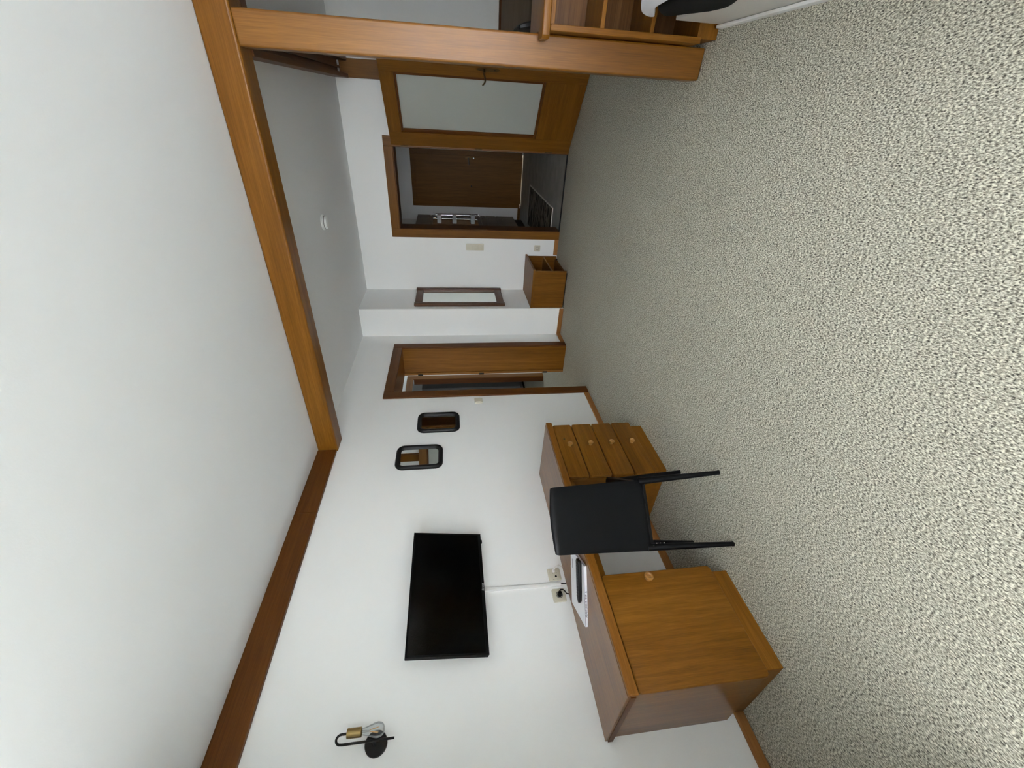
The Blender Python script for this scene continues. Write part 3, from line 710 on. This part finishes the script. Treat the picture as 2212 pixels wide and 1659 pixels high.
fm = thing('framed_mirror', 'tall mirror in a moulded brown frame on the chimney breast', 'mirror', (.36, 5.08, 1.29))
PXW = .36
def stile(y0, y1):
    b = nb(); bx(b, PXW, PXW + .040, y0, y1, .735, 1.850, bev=.010, seg=3); return b
add('stile', stile(4.810, 4.872), W_MIR, fm, smooth=40)
add('stile', stile(5.300, 5.356), W_MIR, fm, smooth=40)
add('rail', box(PXW, PXW + .030, 4.872, 5.300, .750, .828, bev=.008), W_MIR, fm, smooth=40)
add('rail', box(PXW, PXW + .030, 4.872, 5.300, 1.758, 1.836, bev=.008), W_MIR, fm, smooth=40)
for y0, y1 in ((4.868, 4.880), (5.292, 5.304)): add('bead', box(PXW, PXW + .026, y0, y1, .828, 1.758, bev=.004), W_MIR, fm)
for z0, z1 in ((.744, .754), (1.832, 1.842)): add('bead', box(PXW, PXW + .034, 4.866, 5.306, z0, z1, bev=.004), W_MIR, fm)
add('mirror_pane', box(PXW, PXW + .010, 4.872, 5.300, .826, 1.760), MIRROR, fm)

# smoke detector
sd = thing('smoke_detector', 'round white smoke detector on the rear ceiling', 'smoke detector', (1.52, 3.98, CZ2))
p = nb(); lathe(p, [(.062, 0), (.063, .010), (.056, .012)], (1.52, 3.98, CZ2), (0, 0, -1), 32); add('base_ring', p, WHITEPL, sd, smooth=40)
p = nb(); lathe(p, [(.055, .010), (.054, .030), (.046, .040), (.020, .044), (0, .044)], (1.52, 3.98, CZ2), (0, 0, -1), 32); add('housing', p, WHITEPL, sd, smooth=40)
p = nb(); lathe(p, [(.0555, .018), (.056, .020), (.056, .023), (.0555, .025)], (1.52, 3.98, CZ2), (0, 0, -1), 32); add('slot_ring', p, grained('grey_slot', (120, 118, 112), .6), sd)

# ------------------------------------------------------------------ low shelf unit right of the post
su = thing('shelf_unit', 'low open oak shelf unit with thick top beside the post', 'shelf', (3.4, 2.76, 0))
SY = 2.602
ct = nb(); prism(ct, [(2.752, 2.578), (4.2, 2.578), (4.2, 2.955), (2.771, 2.955), (2.771, 2.688), (2.737, 2.688), (2.737, 2.592)], 'z', .876, .9155, bev=.006, seg=3)
add('counter_top', ct, W['x'], su, smooth=40)
add('side_panel', box(2.771, 2.792, SY + .003, 2.93, .085, .876, bev=.002), W['z'], su)
add('side_panel', box(4.17, 4.19, SY, 2.93, .085, .876, bev=.002), W['z'], su)
add('divider', box(3.47, 3.49, SY + .002, 2.91, .108, .85, bev=.002), W['z'], su)
add('face_frame', box(2.771, 2.797, SY - .006, SY + .004, .087, .872, bev=.003), W['z'], su)
add('rear_panel', box(2.79, 4.17, 2.912, 2.925, .1, .876), wood('shelf_back_oak', (76, 48, 22), (98, 64, 32), (120, 84, 48), axis='x', flame=.10), su)
for z0, z1 in ((.087, .108), (.344, .364), (.602, .622), (.852, .874)):
    add('shelf', box(2.792, 4.17, SY, 2.912, z0, z1, bev=.002), W['x'], su)
add('plinth', box(2.790, 4.17, 2.606, 2.90, 0, .087, bev=.002), W['x'], su)

# taupe wall board of the sleeping corner
wp = thing('wall_board', 'dark taupe board along the back wall behind the low shelf', 'panel', (3.7, 5.36, 0))
add('board', box(2.80, RX, 5.345, BY - .001, 0, .835, bev=.002), W_TAUPE, wp)
add('cap_strip', box(2.795, RX, 5.330, BY - .001, .835, .856, bev=.003), WD['x'], wp)

# ------------------------------------------------------------------ bed
bd = thing('bed', 'white bed base corner at the right edge by the shelf', 'bed', (3.6, 1.4, 0))
add('base_box', box(2.846, 4.45, .55, 2.560, .004, .262, bev=.005, seg=2), BEDWHITE, bd, smooth=40)
add('floor_strip', box(2.832, 2.845, .55, 2.572, 0, .036, bev=.003), WHITEPL, bd)
add('mattress', box(2.89, 4.42, .60, 2.50, .262, .46, bev=.05, seg=4), WHITECLOTH, bd, smooth=40)
# bedding: heavy folded cloths lying on the mattress edge and hanging over its side
def slab(name, outline, x0, x1, m, label, cat, bulge, seed, zmin):
    """cloth lump: outline (y,z) seen from the side, extruded from the bed edge inwards, softened"""
    b = nb(); rnd = random.Random(seed)
    n = len(outline); cols = []
    cy = sum(p[0] for p in outline) / n; cz = sum(p[1] for p in outline) / n
    xs = [x0, x0 + .012, x0 + .05, x0 + .062, x0 + .3, x1]
    for i, x in enumerate(xs):
        k = (.93, 1.0, 1.0, 1.0, 1.0, 1.0)[i]; zm = -9 if x < 2.88 else zmin
        cols.append([b.verts.new((x - bulge * math.exp(-((x - x0) / .05) ** 2) * rnd.uniform(.4, 1.0), cy + (y - cy) * k, max(zm, cz + (z - cz) * k + rnd.uniform(-.003, .003)))) for y, z in outline])
    for a_, c_ in zip(cols, cols[1:]):
        for j in range(n): b.faces.new((a_[j], a_[(j + 1) % n], c_[(j + 1) % n], c_[j]))
    b.faces.new(cols[0][::-1]); b.faces.new(cols[-1])
    bmesh.ops.recalc_face_normals(b, faces=b.faces)
    o = add(name, b, m, None, origin=(x0 + .3, cy, cz), smooth=80)
    sb = o.modifiers.new('sub', 'SUBSURF'); sb.levels = 1; sb.render_levels = 2
    return tag(o, label, cat)
slab('black_throw', [(2.21, .512), (2.30, .462), (2.385, .408), (2.388, .372), (2.33, .355), (2.25, .322), (2.19, .275), (2.09, .252), (1.96, .285), (1.82, .36), (1.74, .45), (1.80, .508), (2.0, .515)],
     2.824, 3.7, BLACKCLOTH, 'black throw hanging over the side of the bed', 'blanket', .004, 3, .464)
slab('white_duvet', [(1.85, .67), (2.10, .625), (2.30, .54), (2.36, .51), (2.415, .452), (2.395, .430), (2.33, .468), (2.22, .532), (2.05, .545), (1.85, .545), (1.78, .60)],
     2.820, 3.7, WHITECLOTH, 'white duvet corner lying on top of the black throw', 'duvet', .004, 5, .528)
